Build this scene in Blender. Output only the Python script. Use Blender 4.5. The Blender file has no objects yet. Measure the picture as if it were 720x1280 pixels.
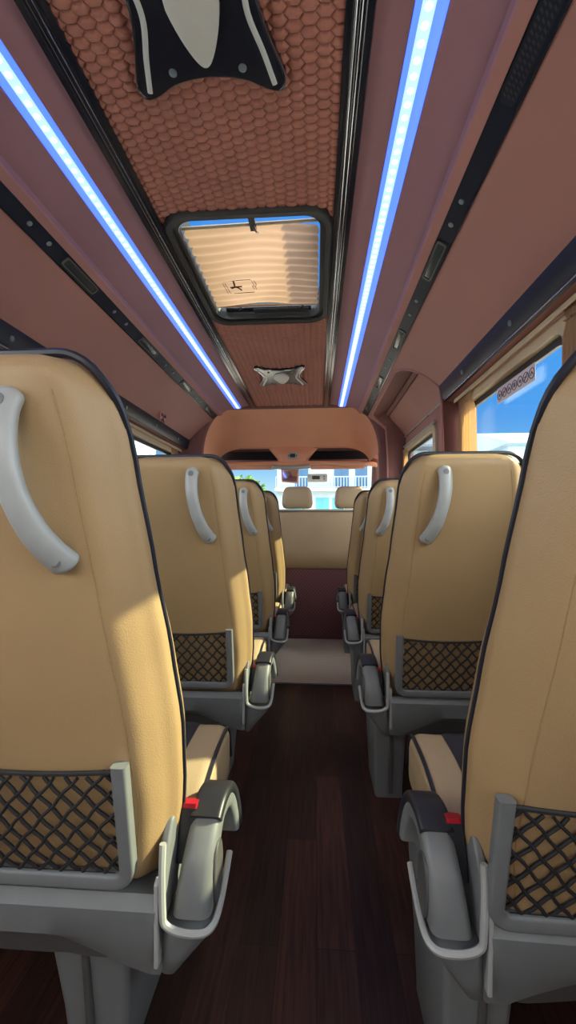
import bpy, bmesh, math, random
from mathutils import Vector, Matrix
random.seed(7)
SC = bpy.context.scene
COL = SC.collection
PI = math.pi

# ------------------------------------------------------------------ materials
def newmat(name):
    m = bpy.data.materials.new(name); m.use_nodes = True
    nt = m.node_tree
    b = nt.nodes.get('Principled BSDF')
    return m, nt, b

def setp(b, col=None, rough=None, metal=None, spec=None):
    if col is not None: b.inputs['Base Color'].default_value = (*col, 1)
    if rough is not None: b.inputs['Roughness'].default_value = rough
    if metal is not None: b.inputs['Metallic'].default_value = metal
    if spec is not None: b.inputs['Specular IOR Level'].default_value = spec

def coords(nt, scale=(1, 1, 1)):
    tc = nt.nodes.new('ShaderNodeTexCoord'); mp = nt.nodes.new('ShaderNodeMapping')
    mp.inputs['Scale'].default_value = scale
    nt.links.new(tc.outputs['Object'], mp.inputs['Vector'])
    return mp.outputs['Vector']

def noisy(name, col, rough=.5, var=.12, nscale=12, bump=.0, bscale=300, spec=.5, metal=0, kind='NOISE', bdist=.002, stretch=(1, 1, 1)):
    m, nt, b = newmat(name); setp(b, col, rough, metal, spec)
    v = coords(nt, stretch)
    n = nt.nodes.new('ShaderNodeTexNoise'); n.inputs['Scale'].default_value = nscale; n.inputs['Detail'].default_value = 4
    nt.links.new(v, n.inputs['Vector'])
    r = nt.nodes.new('ShaderNodeValToRGB')
    r.color_ramp.elements[0].position = .3; r.color_ramp.elements[1].position = .7
    r.color_ramp.elements[0].color = (*[c*(1-var) for c in col], 1)
    r.color_ramp.elements[1].color = (*[min(1, c*(1+var)) for c in col], 1)
    nt.links.new(n.outputs['Fac'], r.inputs['Fac']); nt.links.new(r.outputs['Color'], b.inputs['Base Color'])
    if bump > 0:
        if kind == 'NOISE':
            t = nt.nodes.new('ShaderNodeTexNoise'); t.inputs['Scale'].default_value = bscale; t.inputs['Detail'].default_value = 3; out = t.outputs['Fac']
        else:
            t = nt.nodes.new('ShaderNodeTexVoronoi'); t.inputs['Scale'].default_value = bscale; out = t.outputs['Distance']
        nt.links.new(v, t.inputs['Vector'])
        bp = nt.nodes.new('ShaderNodeBump'); bp.inputs['Strength'].default_value = bump; bp.inputs['Distance'].default_value = bdist
        nt.links.new(out, bp.inputs['Height']); nt.links.new(bp.outputs['Normal'], b.inputs['Normal'])
    return m

def emis(name, col, st):
    m, nt, b = newmat(name); setp(b, col, .4)
    b.inputs['Emission Color'].default_value = (*col, 1); b.inputs['Emission Strength'].default_value = st
    return m

def glassmat(name, tint=(.9, .96, 1), refl=.05):
    m, nt, b = newmat(name); nt.nodes.remove(b)
    o = nt.nodes['Material Output']
    t = nt.nodes.new('ShaderNodeBsdfTransparent'); t.inputs['Color'].default_value = (*tint, 1)
    g = nt.nodes.new('ShaderNodeBsdfGlossy'); g.inputs['Roughness'].default_value = .02
    lw = nt.nodes.new('ShaderNodeLayerWeight'); lw.inputs['Blend'].default_value = .5
    pw = nt.nodes.new('ShaderNodeMath'); pw.operation = 'POWER'; pw.inputs[1].default_value = 5
    fr = nt.nodes.new('ShaderNodeMath'); fr.operation = 'MULTIPLY_ADD'; fr.inputs[1].default_value = .5; fr.inputs[2].default_value = .02
    nt.links.new(lw.outputs['Facing'], pw.inputs[0]); nt.links.new(pw.outputs[0], fr.inputs[0])
    mx = nt.nodes.new('ShaderNodeMixShader')
    nt.links.new(fr.outputs[0], mx.inputs[0]); nt.links.new(t.outputs[0], mx.inputs[1]); nt.links.new(g.outputs[0], mx.inputs[2])
    nt.links.new(mx.outputs[0], o.inputs['Surface'])
    return m

def clothmat(name, col, tcol, tr=.5, var=.1):
    m, nt, b = newmat(name); setp(b, col, .85, 0, .15)
    o = nt.nodes['Material Output']
    t = nt.nodes.new('ShaderNodeBsdfTranslucent'); t.inputs['Color'].default_value = (*tcol, 1)
    mx = nt.nodes.new('ShaderNodeMixShader'); mx.inputs[0].default_value = tr
    w = nt.nodes.new('ShaderNodeTexNoise'); w.inputs['Scale'].default_value = 700
    nt.links.new(coords(nt), w.inputs['Vector'])
    bp = nt.nodes.new('ShaderNodeBump'); bp.inputs['Strength'].default_value = .25; bp.inputs['Distance'].default_value = .001
    nt.links.new(w.outputs['Fac'], bp.inputs['Height']); nt.links.new(bp.outputs['Normal'], b.inputs['Normal'])
    nt.links.new(b.outputs[0], mx.inputs[1]); nt.links.new(t.outputs[0], mx.inputs[2])
    nt.links.new(mx.outputs[0], o.inputs['Surface'])
    return m

M = {}
M['leather'] = noisy('tan_leather', (.345, .23, .115), .46, .05, 5, .22, 420, .40, 0, 'VORONOI', .0012)
M['leather_front'] = noisy('cream_leather', (.36, .265, .16), .5, .05, 5, .2, 420, .4, 0, 'VORONOI', .0012)
M['stitch'] = noisy('stitch_thread', (.30, .20, .09), .7, .1, 200)
M['piping'] = noisy('navy_piping', (.012, .014, .024), .38, .1, 40)
M['insert'] = noisy('dark_insert', (.016, .017, .026), .6, .1, 60, .3, 300)
M['plastic'] = noisy('grey_plastic', (.150, .160, .165), .42, .04, 30, .08, 900, .4)
M['plastic_dark'] = noisy('dark_grey_plastic', (.075, .075, .075), .5, .05, 30, .1, 900, .35)
M['plastic_light'] = noisy('light_grey_plastic', (.33, .345, .34), .36, .04, 30, .05, 900)
M['black'] = noisy('black_plastic', (.018, .019, .024), .4, .1, 30)
M['gloss'] = noisy('gloss_black_trim', (.012, .014, .024), .16, .1, 10, 0, 1, .6)
M['strip'] = noisy('navy_trim', (.013, .017, .032), .34, .1, 10, .1, 700, .18)
M['net'] = noisy('black_elastic', (.012, .012, .014), .7, .1, 200)
M['red'] = noisy('red_button', (.38, .012, .025), .35, .05, 40)
M['blue_btn'] = noisy('blue_button', (.02, .05, .28), .4, .05, 40)
M['brown'] = noisy('brown_lining', (.345, .168, .155), .62, .06, 3, .12, 500, .3)
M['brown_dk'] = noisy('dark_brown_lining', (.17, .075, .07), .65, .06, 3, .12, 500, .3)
M['rose'] = noisy('rose_lining', (.36, .17, .165), .58, .05, 3, .1, 500, .3)
M['lining_led_tint'] = noisy('upper_lining_led_tint', (.29, .145, .17), .58, .05, 3, .1, 500, .3)  # purple shift in the colour stands in for LED light spilling over
M['hex'] = noisy('quilted_leather', (.37, .15, .115), .55, .07, 6, .2, 500, .35, 0, 'VORONOI')
M['cab'] = noisy('terracotta_lining', (.68, .33, .215), .6, .05, 3, .1, 400, .3)  # orange lining, lightened to stand in for sunlight bounced inside the cab
M['chrome'] = noisy('chrome_trim', (.7, .72, .75), .18, .03, 20, metal=1)
M['rubber'] = noisy('black_rubber', (.014, .015, .018), .5, .1, 40, .2, 300)
M['beige'] = noisy('beige_rail', (.50, .41, .30), .45, .05, 20)
M['lens'] = noisy('frosted_lens', (.55, .55, .54), .3, .03, 20)
M['lamp_white'] = noisy('pale_inlay', (.52, .54, .55), .3, .03, 20)
M['screw'] = noisy('grey_screw_cap', (.14, .17, .2), .35, .05, 20)
M['white'] = noisy('white_plastic', (.75, .75, .72), .4, .03, 20)
M['display'] = noisy('dark_display', (.03, .04, .045), .2, .03, 20)
M['pink'] = noisy('pink_ribbon', (.72, .30, .30), .6, .08, 60)
M['mirror'] = noisy('mirror_glass', (.75, .72, .70), .04, .01, 2, metal=1)
M['glass'] = glassmat('window_glass', (.86, .93, .98))
M['curtain'] = clothmat('cream_curtain', (.52, .38, .25), (.55, .30, .11), .5)
M['blind'] = clothmat('sand_blind', (.36, .26, .17), (.40, .25, .165), .5)
M['print'] = noisy('brown_print', (.10, .055, .04), .8, .1, 60)
M['sticker'] = noisy('sticker_film', (.66, .60, .66), .4, .02, 20)
M['ink'] = noisy('sticker_ink', (.10, .05, .09), .5, .02, 20)
M['led_glow'] = emis('led_diffuser', (.07, .17, 1.0), 1.6)
M['led_glow_band'] = emis('led_glow_band', (.26, .40, 1.0), 2.0)  # soft glow around the diodes, added as an emissive band
M['led'] = emis('led_diode', (.45, .66, 1.0), 9)
M['house'] = noisy('house_render', (.30, .38, .43), .9, .05, 2)
M['house_dk'] = noisy('house_shutter', (.02, .09, .20), .6, .1, 2)
M['house_lt'] = noisy('house_door', (.05, .26, .34), .6, .1, 2)
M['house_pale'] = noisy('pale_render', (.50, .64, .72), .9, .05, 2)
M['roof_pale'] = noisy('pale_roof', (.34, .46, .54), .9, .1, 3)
M['slab'] = noisy('house_slab', (.42, .46, .48), .9, .04, 2)
M['railing'] = noisy('railing_paint', (.20, .26, .34), .6, .05, 5)
M['roof'] = noisy('roof_tile', (.10, .12, .16), .8, .15, 6)
M['leaf'] = noisy('tree_leaf', (.10, .22, .03), .8, .35, 4)
M['bark'] = noisy('tree_bark', (.08, .05, .03), .9, .2, 8)
M['ground'] = noisy('asphalt_ground', (.5, .48, .45), .9, .08, .6)

def wood():
    m, nt, b = newmat('dark_wood_floor'); setp(b, (.03, .015, .012), .42, 0, .35)
    tc = nt.nodes.new('ShaderNodeTexCoord')
    mp = nt.nodes.new('ShaderNodeMapping'); mp.inputs['Rotation'].default_value = (0, 0, PI/2)
    nt.links.new(tc.outputs['Object'], mp.inputs['Vector'])
    br = nt.nodes.new('ShaderNodeTexBrick')
    br.inputs['Color1'].default_value = (.056, .024, .018, 1); br.inputs['Color2'].default_value = (.019, .010, .009, 1); br.inputs['Mortar'].default_value = (.012, .007, .006, 1)
    br.inputs['Scale'].default_value = 1; br.inputs['Brick Width'].default_value = .62; br.inputs['Row Height'].default_value = .085; br.inputs['Mortar Size'].default_value = .0012
    nt.links.new(mp.outputs[0], br.inputs['Vector'])
    mp2 = nt.nodes.new('ShaderNodeMapping'); mp2.inputs['Scale'].default_value = (60, 3, 1)
    nt.links.new(tc.outputs['Object'], mp2.inputs['Vector'])
    n = nt.nodes.new('ShaderNodeTexNoise'); n.inputs['Scale'].default_value = 2; n.inputs['Detail'].default_value = 6
    nt.links.new(mp2.outputs[0], n.inputs['Vector'])
    r = nt.nodes.new('ShaderNodeValToRGB'); r.color_ramp.elements[0].color = (.45, .42, .42, 1); r.color_ramp.elements[1].color = (1.6, 1.5, 1.45, 1)
    r.color_ramp.elements[0].position = .3; r.color_ramp.elements[1].position = .72
    nt.links.new(n.outputs['Fac'], r.inputs['Fac'])
    mx = nt.nodes.new('ShaderNodeMix'); mx.data_type = 'RGBA'; mx.blend_type = 'MULTIPLY'; mx.inputs[0].default_value = 1
    nt.links.new(br.outputs['Color'], mx.inputs[6]); nt.links.new(r.outputs['Color'], mx.inputs[7])
    nt.links.new(mx.outputs[2], b.inputs['Base Color'])
    return m
M['wood'] = wood()

def woven(name, col, sx, sy, strength=.6):
    m, nt, b = newmat(name); setp(b, col, .75, 0, .25)
    v = coords(nt)
    outs = []
    for ax, sc in (('X', sx), ('Y', sy)):
        w = nt.nodes.new('ShaderNodeTexWave'); w.bands_direction = ax; w.inputs['Scale'].default_value = sc
        nt.links.new(v, w.inputs['Vector']); outs.append(w.outputs['Fac'])
    a = nt.nodes.new('ShaderNodeMath'); a.operation = 'ADD'
    nt.links.new(outs[0], a.inputs[0]); nt.links.new(outs[1], a.inputs[1])
    h = nt.nodes.new('ShaderNodeMath'); h.operation = 'MULTIPLY'; h.inputs[1].default_value = .5
    nt.links.new(a.outputs[0], h.inputs[0])
    bp = nt.nodes.new('ShaderNodeBump'); bp.inputs['Strength'].default_value = strength; bp.inputs['Distance'].default_value = .003
    nt.links.new(h.outputs[0], bp.inputs['Height']); nt.links.new(bp.outputs['Normal'], b.inputs['Normal'])
    r = nt.nodes.new('ShaderNodeValToRGB'); r.color_ramp.elements[0].color = (*[c*.72 for c in col], 1); r.color_ramp.elements[1].color = (*[min(1, c*1.12) for c in col], 1)
    nt.links.new(h.outputs[0], r.inputs['Fac']); nt.links.new(r.outputs['Color'], b.inputs['Base Color'])
    return m
M['mat'] = woven('ribbed_mat', (.66, .57, .44), 42, 14)
def studs():
    m, nt, b = newmat('studded_vinyl'); setp(b, (.12, .042, .05), .5, 0, .35)
    v = coords(nt, (1, 1, 1.0))
    t = nt.nodes.new('ShaderNodeTexVoronoi'); t.inputs['Scale'].default_value = 52; t.inputs['Randomness'].default_value = .0
    mp = nt.nodes.new('ShaderNodeMapping'); mp.inputs['Rotation'].default_value = (0, PI/4, 0)
    nt.links.new(v, mp.inputs['Vector']); nt.links.new(mp.outputs[0], t.inputs['Vector'])
    r = nt.nodes.new('ShaderNodeValToRGB'); r.color_ramp.elements[0].color = (.21, .085, .098, 1); r.color_ramp.elements[1].color = (.11, .043, .053, 1)
    r.color_ramp.elements[1].position = .55
    nt.links.new(t.outputs['Distance'], r.inputs['Fac']); nt.links.new(r.outputs['Color'], b.inputs['Base Color'])
    bp = nt.nodes.new('ShaderNodeBump'); bp.invert = True; bp.inputs['Strength'].default_value = .5; bp.inputs['Distance'].default_value = .004
    nt.links.new(t.outputs['Distance'], bp.inputs['Height']); nt.links.new(bp.outputs['Normal'], b.inputs['Normal'])
    return m
M['studs'] = studs()

# ------------------------------------------------------------------ mesh helpers
def obj(name, bm, mat, parent=None, smooth=True, bevel=0, sub=0, seg=2, angle=40):
    bmesh.ops.recalc_face_normals(bm, faces=bm.faces)
    me = bpy.data.meshes.new(name); bm.to_mesh(me); bm.free()
    if smooth: me.shade_smooth()
    me.materials.append(M[mat] if isinstance(mat, str) else mat)
    o = bpy.data.objects.new(name, me); COL.objects.link(o)
    if parent: o.parent = parent
    if bevel:
        md = o.modifiers.new('bevel', 'BEVEL'); md.width = bevel; md.segments = seg; md.limit_method = 'ANGLE'; md.angle_limit = math.radians(35); md.harden_normals = True
    if sub:
        md = o.modifiers.new('sub', 'SUBSURF'); md.levels = sub; md.render_levels = sub
    if smooth and not sub and not bevel:
        try: me.set_sharp_from_angle(angle=math.radians(angle))
        except Exception: pass
    return o

def tag(o, label=None, cat=None, group=None, kind=None):
    if label: o['label'] = label
    if cat: o['category'] = cat
    if group: o['group'] = group
    if kind: o['kind'] = kind
    return o

def thing(name, label, cat, loc=(0, 0, 0), group=None):
    o = bpy.data.objects.new(name, None); COL.objects.link(o); o.location = loc; o.empty_display_size = .1
    return tag(o, label, cat, group)

def struct(name, bm, mat, parent=None, **k):
    o = obj(name, bm, mat, parent, **k)
    if not parent: o['kind'] = 'structure'
    return o

def copy_tree(o, parent=None):
    c = o.copy(); COL.objects.link(c)
    if parent: c.parent = parent
    for ch in list(o.children): copy_tree(ch, c)
    return c

def box(bm, x0, x1, y0, y1, z0, z1):
    v = [bm.verts.new(p) for p in [(x0,y0,z0),(x1,y0,z0),(x1,y1,z0),(x0,y1,z0),(x0,y0,z1),(x1,y0,z1),(x1,y1,z1),(x0,y1,z1)]]
    for f in [(0,3,2,1),(4,5,6,7),(0,1,5,4),(1,2,6,5),(2,3,7,6),(3,0,4,7)]:
        bm.faces.new([v[i] for i in f])
    return bm

def loft(bm, rings, closed=True, cap=True):
    vs = [[bm.verts.new(p) for p in r] for r in rings]
    n = len(rings[0])
    for a, b in zip(vs, vs[1:]):
        for i in range(n if closed else n-1):
            j = (i+1) % n
            bm.faces.new((a[i], a[j], b[j], b[i]))
    if cap and closed:
        bm.faces.new(list(reversed(vs[0]))); bm.faces.new(vs[-1])
    return vs

def smoothpath(pts, n=6, closed=False):
    P = [Vector(p) for p in pts]; out = []
    m = len(P)
    rng = range(m if closed else m-1)
    for i in rng:
        p1, p2 = P[i], P[(i+1) % m]
        p0 = P[(i-1) % m] if closed or i > 0 else p1*2-p2
        p3 = P[(i+2) % m] if closed or i+2 < m else p2*2-p1
        for k in range(n):
            t = k/n
            out.append(.5*((2*p1)+(p2-p0)*t+(2*p0-5*p1+4*p2-p3)*t*t+(3*p1-p0-3*p2+p3)*t**3))
    if not closed: out.append(P[-1])
    return out

def tube(bm, pts, r, seg=8, closed=False, up=(0, 0, 1), flat=1.0, cap=True):
    """r: number or list. flat: ratio of the second axis."""
    P = [Vector(p) for p in pts]; n = len(P); rings = []
    prev = Vector(up)
    for i, p in enumerate(P):
        if closed: t = P[(i+1) % n]-P[i-1]
        else: t = P[min(i+1, n-1)]-P[max(i-1, 0)]
        t.normalize()
        u = prev-t*prev.dot(t)
        if u.length < 1e-5: u = t.orthogonal()
        u.normalize(); prev = u
        w = t.cross(u)
        rr = r[i] if isinstance(r, (list, tuple)) else r
        rings.append([p+(u*math.cos(2*PI*k/seg)*flat+w*math.sin(2*PI*k/seg))*rr for k in range(seg)])
    vs = loft(bm, rings, True, cap and not closed)
    if closed:
        a, b = vs[-1], vs[0]
        for i in range(seg):
            j = (i+1) % seg; bm.faces.new((a[i], a[j], b[j], b[i]))
    return bm

def rsweep(bm, pts, w, h, up, rad=.3, cap=True, n=3):
    """rounded-rectangle sweep: w along 'side' (t x up), h along 'up'. w,h may be lists."""
    P = [Vector(p) for p in pts]; rings = []
    U = Vector(up)
    for i, p in enumerate(P):
        t = (P[min(i+1, len(P)-1)]-P[max(i-1, 0)]).normalized()
        side = U.normalized()
        nn = t.cross(side).normalized()
        ww = w[i] if isinstance(w, (list, tuple)) else w
        hh = h[i] if isinstance(h, (list, tuple)) else h
        r = rad*min(ww, hh)
        ring = []
        for cx, cy, a0 in ((1, 1, 0), (-1, 1, 90), (-1, -1, 180), (1, -1, 270)):
            for k in range(n+1):
                a = math.radians(a0+90*k/n)
                x = cx*(ww/2-r)+r*math.cos(a); y = cy*(hh/2-r)+r*math.sin(a)
                ring.append(p+side*x+nn*y)
        rings.append(ring)
    loft(bm, rings, True, cap)
    return bm

def prism(bm, poly, axis, a, b):
    """poly in the two other axes, extruded from a to b along axis."""
    def mk(p, q):
        if axis == 'x': return (q, p[0], p[1])
        if axis == 'y': return (p[0], q, p[1])
        return (p[0], p[1], q)
    A = [bm.verts.new(mk(p, a)) for p in poly]; B = [bm.verts.new(mk(p, b)) for p in poly]
    n = len(poly)
    bm.faces.new(A); bm.faces.new(list(reversed(B)))
    for i in range(n):
        j = (i+1) % n; bm.faces.new((A[j], A[i], B[i], B[j]))
    return bm

def disc(bm, c, r, h, axis=(0, -1, 0), seg=20):
    ax = Vector(axis).normalized(); u = ax.orthogonal().normalized(); w = ax.cross(u); c = Vector(c)
    rings = []
    for rr, hh in ((r, 0), (r, h*.7), (r*.85, h)):
        rings.append([c+ax*hh+(u*math.cos(2*PI*k/seg)+w*math.sin(2*PI*k/seg))*rr for k in range(seg)])
    loft(bm, rings); return bm

def rrect(x0, x1, y0, y1, r, n=5):
    out = []
    for cx, cy, a0 in ((x1-r, y1-r, 0), (x0+r, y1-r, 90), (x0+r, y0+r, 180), (x1-r, y0+r, 270)):
        for k in range(n+1):
            a = math.radians(a0+90*k/n); out.append((cx+r*math.cos(a), cy+r*math.sin(a)))
    return out

def lerp(a, b, t): return a+(b-a)*t
def interp(tab, x):
    if x <= tab[0][0]: return tab[0][1]
    for (x0, y0), (x1, y1) in zip(tab, tab[1:]):
        if x <= x1:
            t = (x-x0)/(x1-x0); t = t*t*(3-2*t)*.5+t*.5
            return lerp(y0, y1, t)
    return tab[-1][1]

# ------------------------------------------------------------------ camera
CZ = .93
cam = bpy.data.cameras.new('camera'); co = bpy.data.objects.new('camera', cam); COL.objects.link(co)
cam.sensor_fit = 'VERTICAL'; cam.sensor_height = 36; cam.lens = 36*520/1280; cam.clip_start = .02; cam.clip_end = 500
co.location = (0, 0, CZ); co.rotation_euler = (PI/2+math.atan(12/520), 0, math.atan(35/520))
SC.camera = co

# ------------------------------------------------------------------ van body
XC = -.222          # centre line of the van
Y0, Y1 = -1.15, 3.47
def prof(pts, s): return [(XC+s*u, z) for u, z in pts]
def sweepY(bm, pts, ys):
    loft(bm, [[(x, y, z) for x, z in pts] for y in ys], closed=False)
    return bm

# floor
bm = bmesh.new(); box(bm, XC-.97, XC+.97, Y0, 4.6, -.04, 0); struct('floor', bm, 'wood', smooth=False)

# ceiling: quilted hexagons with a hole for the hatch
ZC = 1.91
HX0, HX1, HY0, HY1 = XC-.262, XC+.262, 1.285, 1.975
def quilted_ceiling():
    bm = bmesh.new()
    cw, ch = .0415, .0112          # pitch across / half pitch along
    W = .318
    j = 0; y = Y0
    while y < Y1+.02:
        x = XC-W+(cw*.75 if j % 2 else 0)
        while x < XC+W:
            inside = HX0-.004 < x < HX1+.004 and HY0-.004 < y < HY1+.004
            if not inside:
                rr = [(1.0, 0), (.86, -.0035), (.55, -.0068), (.2, -.008)]
                hexa = [(.5, 0), (.25, .5), (-.25, .5), (-.5, 0), (-.25, -.5), (.25, -.5)]
                rings = []
                for f, dz in rr:
                    rings.append([bm.verts.new((x+a*cw*f, y+b*ch*2*f, ZC+dz)) for a, b in hexa])
                for A, B in zip(rings, rings[1:]):
                    for i in range(6):
                        k = (i+1) % 6; bm.faces.new((A[i], A[k], B[k], B[i]))
                bm.faces.new(rings[-1])
            x += cw*1.5
        y += ch; j += 1
    # backing board around the hatch
    for (x0, x1, y0, y1) in ((XC-.32, XC+.32, Y0, HY0), (XC-.32, XC+.32, HY1, Y1+.03), (XC-.32, HX0, HY0, HY1), (HX1, XC+.32, HY0, HY1)):
        box(bm, x0, x1, y0, y1, ZC+.001, ZC+.02)
    return bm
cq = struct('ceiling', quilted_ceiling(), 'hex', smooth=True, angle=30)

sides = ((-1, 'left'), (1, 'right'))
tn = 0
for s, nm in sides:
    # black double rail beside the quilted panel
    tn += 1
    bm = bmesh.new(); sweepY(bm, prof([(.278, 1.912), (.279, 1.898), (.288, 1.895), (.334, 1.893), (.337, 1.900), (.337, 1.914)], s), (Y0, Y1))
    for u in (.296, .305, .318):
        tube(bm, [(XC+s*u, Y0, 1.8945), (XC+s*u, Y1, 1.8945)], .0032 if u != .305 else .0022, 8)
    t = struct('trim_%d' % tn, bm, 'gloss', angle=30)
    bm = bmesh.new()
    for u in (.3005, .3115): tube(bm, [(XC+s*u, Y0, 1.8935), (XC+s*u, Y1, 1.8935)], .0013, 6)
    obj('chrome_line', bm, 'chrome', t)
    # upper side lining from rail to the rose edge (led channel sits in its groove)
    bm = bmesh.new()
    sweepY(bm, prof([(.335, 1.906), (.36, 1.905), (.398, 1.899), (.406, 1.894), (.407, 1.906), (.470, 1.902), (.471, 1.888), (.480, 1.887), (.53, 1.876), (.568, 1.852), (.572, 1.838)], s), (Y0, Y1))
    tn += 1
    up = struct('trim_%d' % tn, bm, 'lining_led_tint', angle=35)
    bm = bmesh.new(); sweepY(bm, prof([(.572, 1.838), (.576, 1.832), (.604, 1.826), (.608, 1.834)], s), (Y0, Y1)); obj('edge_band', bm, 'rose', up, angle=35)

# lower overhead panels and side walls -------------------------------------------------
P_STRIP = (.650, 1.802); P_BAND = (.858, 1.618)
def panel_pt(s, t):
    b = math.sin(t*PI)*.010
    u = lerp(P_STRIP[0], P_BAND[0], t)+b*.6; z = lerp(P_STRIP[1], P_BAND[1], t)+b*.6
    return XC+s*u, z
NT = 14
# left: plain
bm = bmesh.new()
sweepY(bm, [panel_pt(-1, k/NT) for k in range(NT+1)], [Y0+i*(Y1-Y0)/24 for i in range(25)])
struct('wall_left', bm, 'brown')
# right: with the arched door opening
DY0, DY1 = 2.17, 3.40
def arch_t(y):
    """how far down the panel reaches over the door opening (fraction of panel)"""
    r = .26
    if y < DY0+r:
        q = (DY0+r-y)/r
        return .10+.95*(1-math.sqrt(max(0, 1-q*q)))
    if y > DY1-.10:
        q = (y-(DY1-.10))/.10
        return .10+.5*(1-math.sqrt(max(0, 1-q*q)))
    return .10
bm = bmesh.new()
cols = []
ysA = [Y0+i*(DY0-Y0)/18 for i in range(19)]
ysB = [DY0+.26*(1-math.cos(PI/2*i/22)) for i in range(23)]+[lerp(DY0+.26, DY1-.1, i/8) for i in range(1, 9)]+[DY1-.1+.1*math.sin(PI/2*i/8) for i in range(1, 9)]
ysC = [DY1, Y1]
def col(y, tmax): return [(panel_pt(1, tmax*k/NT)[0], y, panel_pt(1, tmax*k/NT)[1]) for k in range(NT+1)]
loft(bm, [col(y, 1) for y in ysA], closed=False)
loft(bm, [col(y, min(1, arch_t(y))) for y in ysB], closed=False)
loft(bm, [col(y, 1) for y in ysC], closed=False)
struct('wall_right', bm, 'brown')
# reveal of the arch (goes outward to the door)
rev = [(DY0, 0.0), (DY0, .5), (DY0, .9), (DY0, 1.30), (DY0, P_BAND[1])]
edge = []
for z in (0.02, .5, .9, 1.2, 1.40, 1.53): edge.append((XC+lerp(.905, .866, min(1, z/1.5)), DY0, z))
for y in ysB: 
    x, z = panel_pt(1, min(1, arch_t(y))); edge.append((x, y, z))
xe, ze = edge[-1][0], edge[-1][2]
for q, z in ((.25, 1.70), (.6, 1.60), (1, 1.45), (1, 1.2), (1, .6), (1, .02)):
    edge.append((lerp(xe, XC+.80, q), DY1, z))
bm = bmesh.new()
ring2 = [(x+.012, y, z-.006) for x, y, z in edge]
ring3 = []
for x, y, z in edge:
    ring3.append((max(x+.05, XC+.955) if z < 1.66 else x+.135, y+(.02 if y < 2.3 else 0), z+.02))
loft(bm, [edge, ring2, ring3], closed=False)
struct('trim_20', bm, 'brown_dk', angle=50)
bm = bmesh.new(); tube(bm, smoothpath(edge, 2), .0065, 6); struct('trim_21', bm, 'rose')

# window band, soffit, wall below --------------------------------------------------------
GU = .967                       # glass plane distance from centre
def side_wall(s, nm, windows, ya, yb, band_end):
    global tn
    # navy band
    tn += 1
    bm = bmesh.new()
    sweepY(bm, prof([(.852, 1.624), (.853, 1.614), (.868, 1.552), (.874, 1.545), (.888, 1.545)], s), [ya, band_end])
    # rounded end
    o = struct('trim_%d' % tn, bm, 'strip', angle=50)
    bm = bmesh.new(); tube(bm, [(XC+s*.872, ya, 1.546), (XC+s*.872, band_end, 1.546)], .0022, 6); obj('chrome_line', bm, 'chrome', o)
    for y in [ya+.3+.45*k for k in range(int((band_end-ya-.3)/.45)+1)]:
        bm = bmesh.new(); disc(bm, (XC+s*.8605, y, 1.583), .010, .004, (-s, 0, -.25)); obj('screw_cap', bm, 'screw', o)
    # wall below the window and sill
    bm = bmesh.new()
    sweepY(bm, prof([(.905, 0.0), (.905, .86), (.912, .885), (.93, .892), (1.0, .892)], s), [ya, yb])
    struct('baseboard_'+nm if False else 'wall_%s_lower' % nm, bm, 'brown_dk', angle=40)
    # pillars + soffit
    bm = bmesh.new()
    sweepY(bm, prof([(.884, 1.548), (.955, 1.538), (1.0, 1.538)], s), [ya, yb])
    ys = [ya]+[q for w in windows for q in w]+[yb]
    for a, b in zip(ys[0::2], ys[1::2]):
        if b-a > .002:
            xa, xb = sorted((XC+s*.948, XC+s*1.0)); box(bm, xa, xb, a, b, .88, 1.545)
    tn += 1
    struct('trim_%d' % tn, bm, 'brown', angle=30)

winno = [0]
def window(s, y0, y1, z0=.93, z1=1.462):
    winno[0] += 1
    xg = XC+s*GU
    bm = bmesh.new(); xa, xb = sorted((xg, xg+s*.005)); box(bm, xa, xb, y0, y1, z0-.03, z1+.04)
    w = struct('window_%d' % winno[0], bm, 'glass', smooth=False)
    # dark ceramic border then beige frame
    def frame(name, a0, a1, inner, outer, mat, bev):
        bm = bmesh.new(); xa, xb = sorted((XC+s*a0, XC+s*a1))
        (yi0, yi1, zi0, zi1), (yo0, yo1, zo0, zo1) = inner, outer
        I = rrect(yi0, yi1, zi0, zi1, .05); O = rrect(yo0, yo1, zo0, zo1, .065)
        n = len(I)
        rings = [[(xa, *p) for p in I], [(xb, *p) for p in I], [(xb, *p) for p in O], [(xa, *p) for p in O]]
        vs = [[bm.verts.new(p) for p in r] for r in rings]
        for k in range(4):
            A, B = vs[k], vs[(k+1) % 4]
            for i in range(n):
                j = (i+1) % n; bm.faces.new((A[i], A[j], B[j], B[i]))
        obj(name, bm, mat, w, bevel=bev)
    frame('glass_border', .955, .968, (y0+.035, y1-.035, z0+.02, z1), (y0-.005, y1+.005, z0-.03, z1+.045), 'black', 0)
    frame('window_frame', .930, .958, (y0+.015, y1-.015, z0-.005, z1+.025), (y0-.04, y1+.04, z0-.045, z1+.062), 'beige', .004)
    return w

RW = [(-1.05, 1.10), (1.22, 2.06)]
LW = [(-1.05, 1.08), (1.22, 2.16), (2.30, 3.36)]
side_wall(1, 'right', RW, Y0, DY0, DY0)
side_wall(-1, 'left', LW, Y0, Y1, Y1)
for a, b in RW: window(1, a, b)
for a, b in LW: window(-1, a, b)

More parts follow.
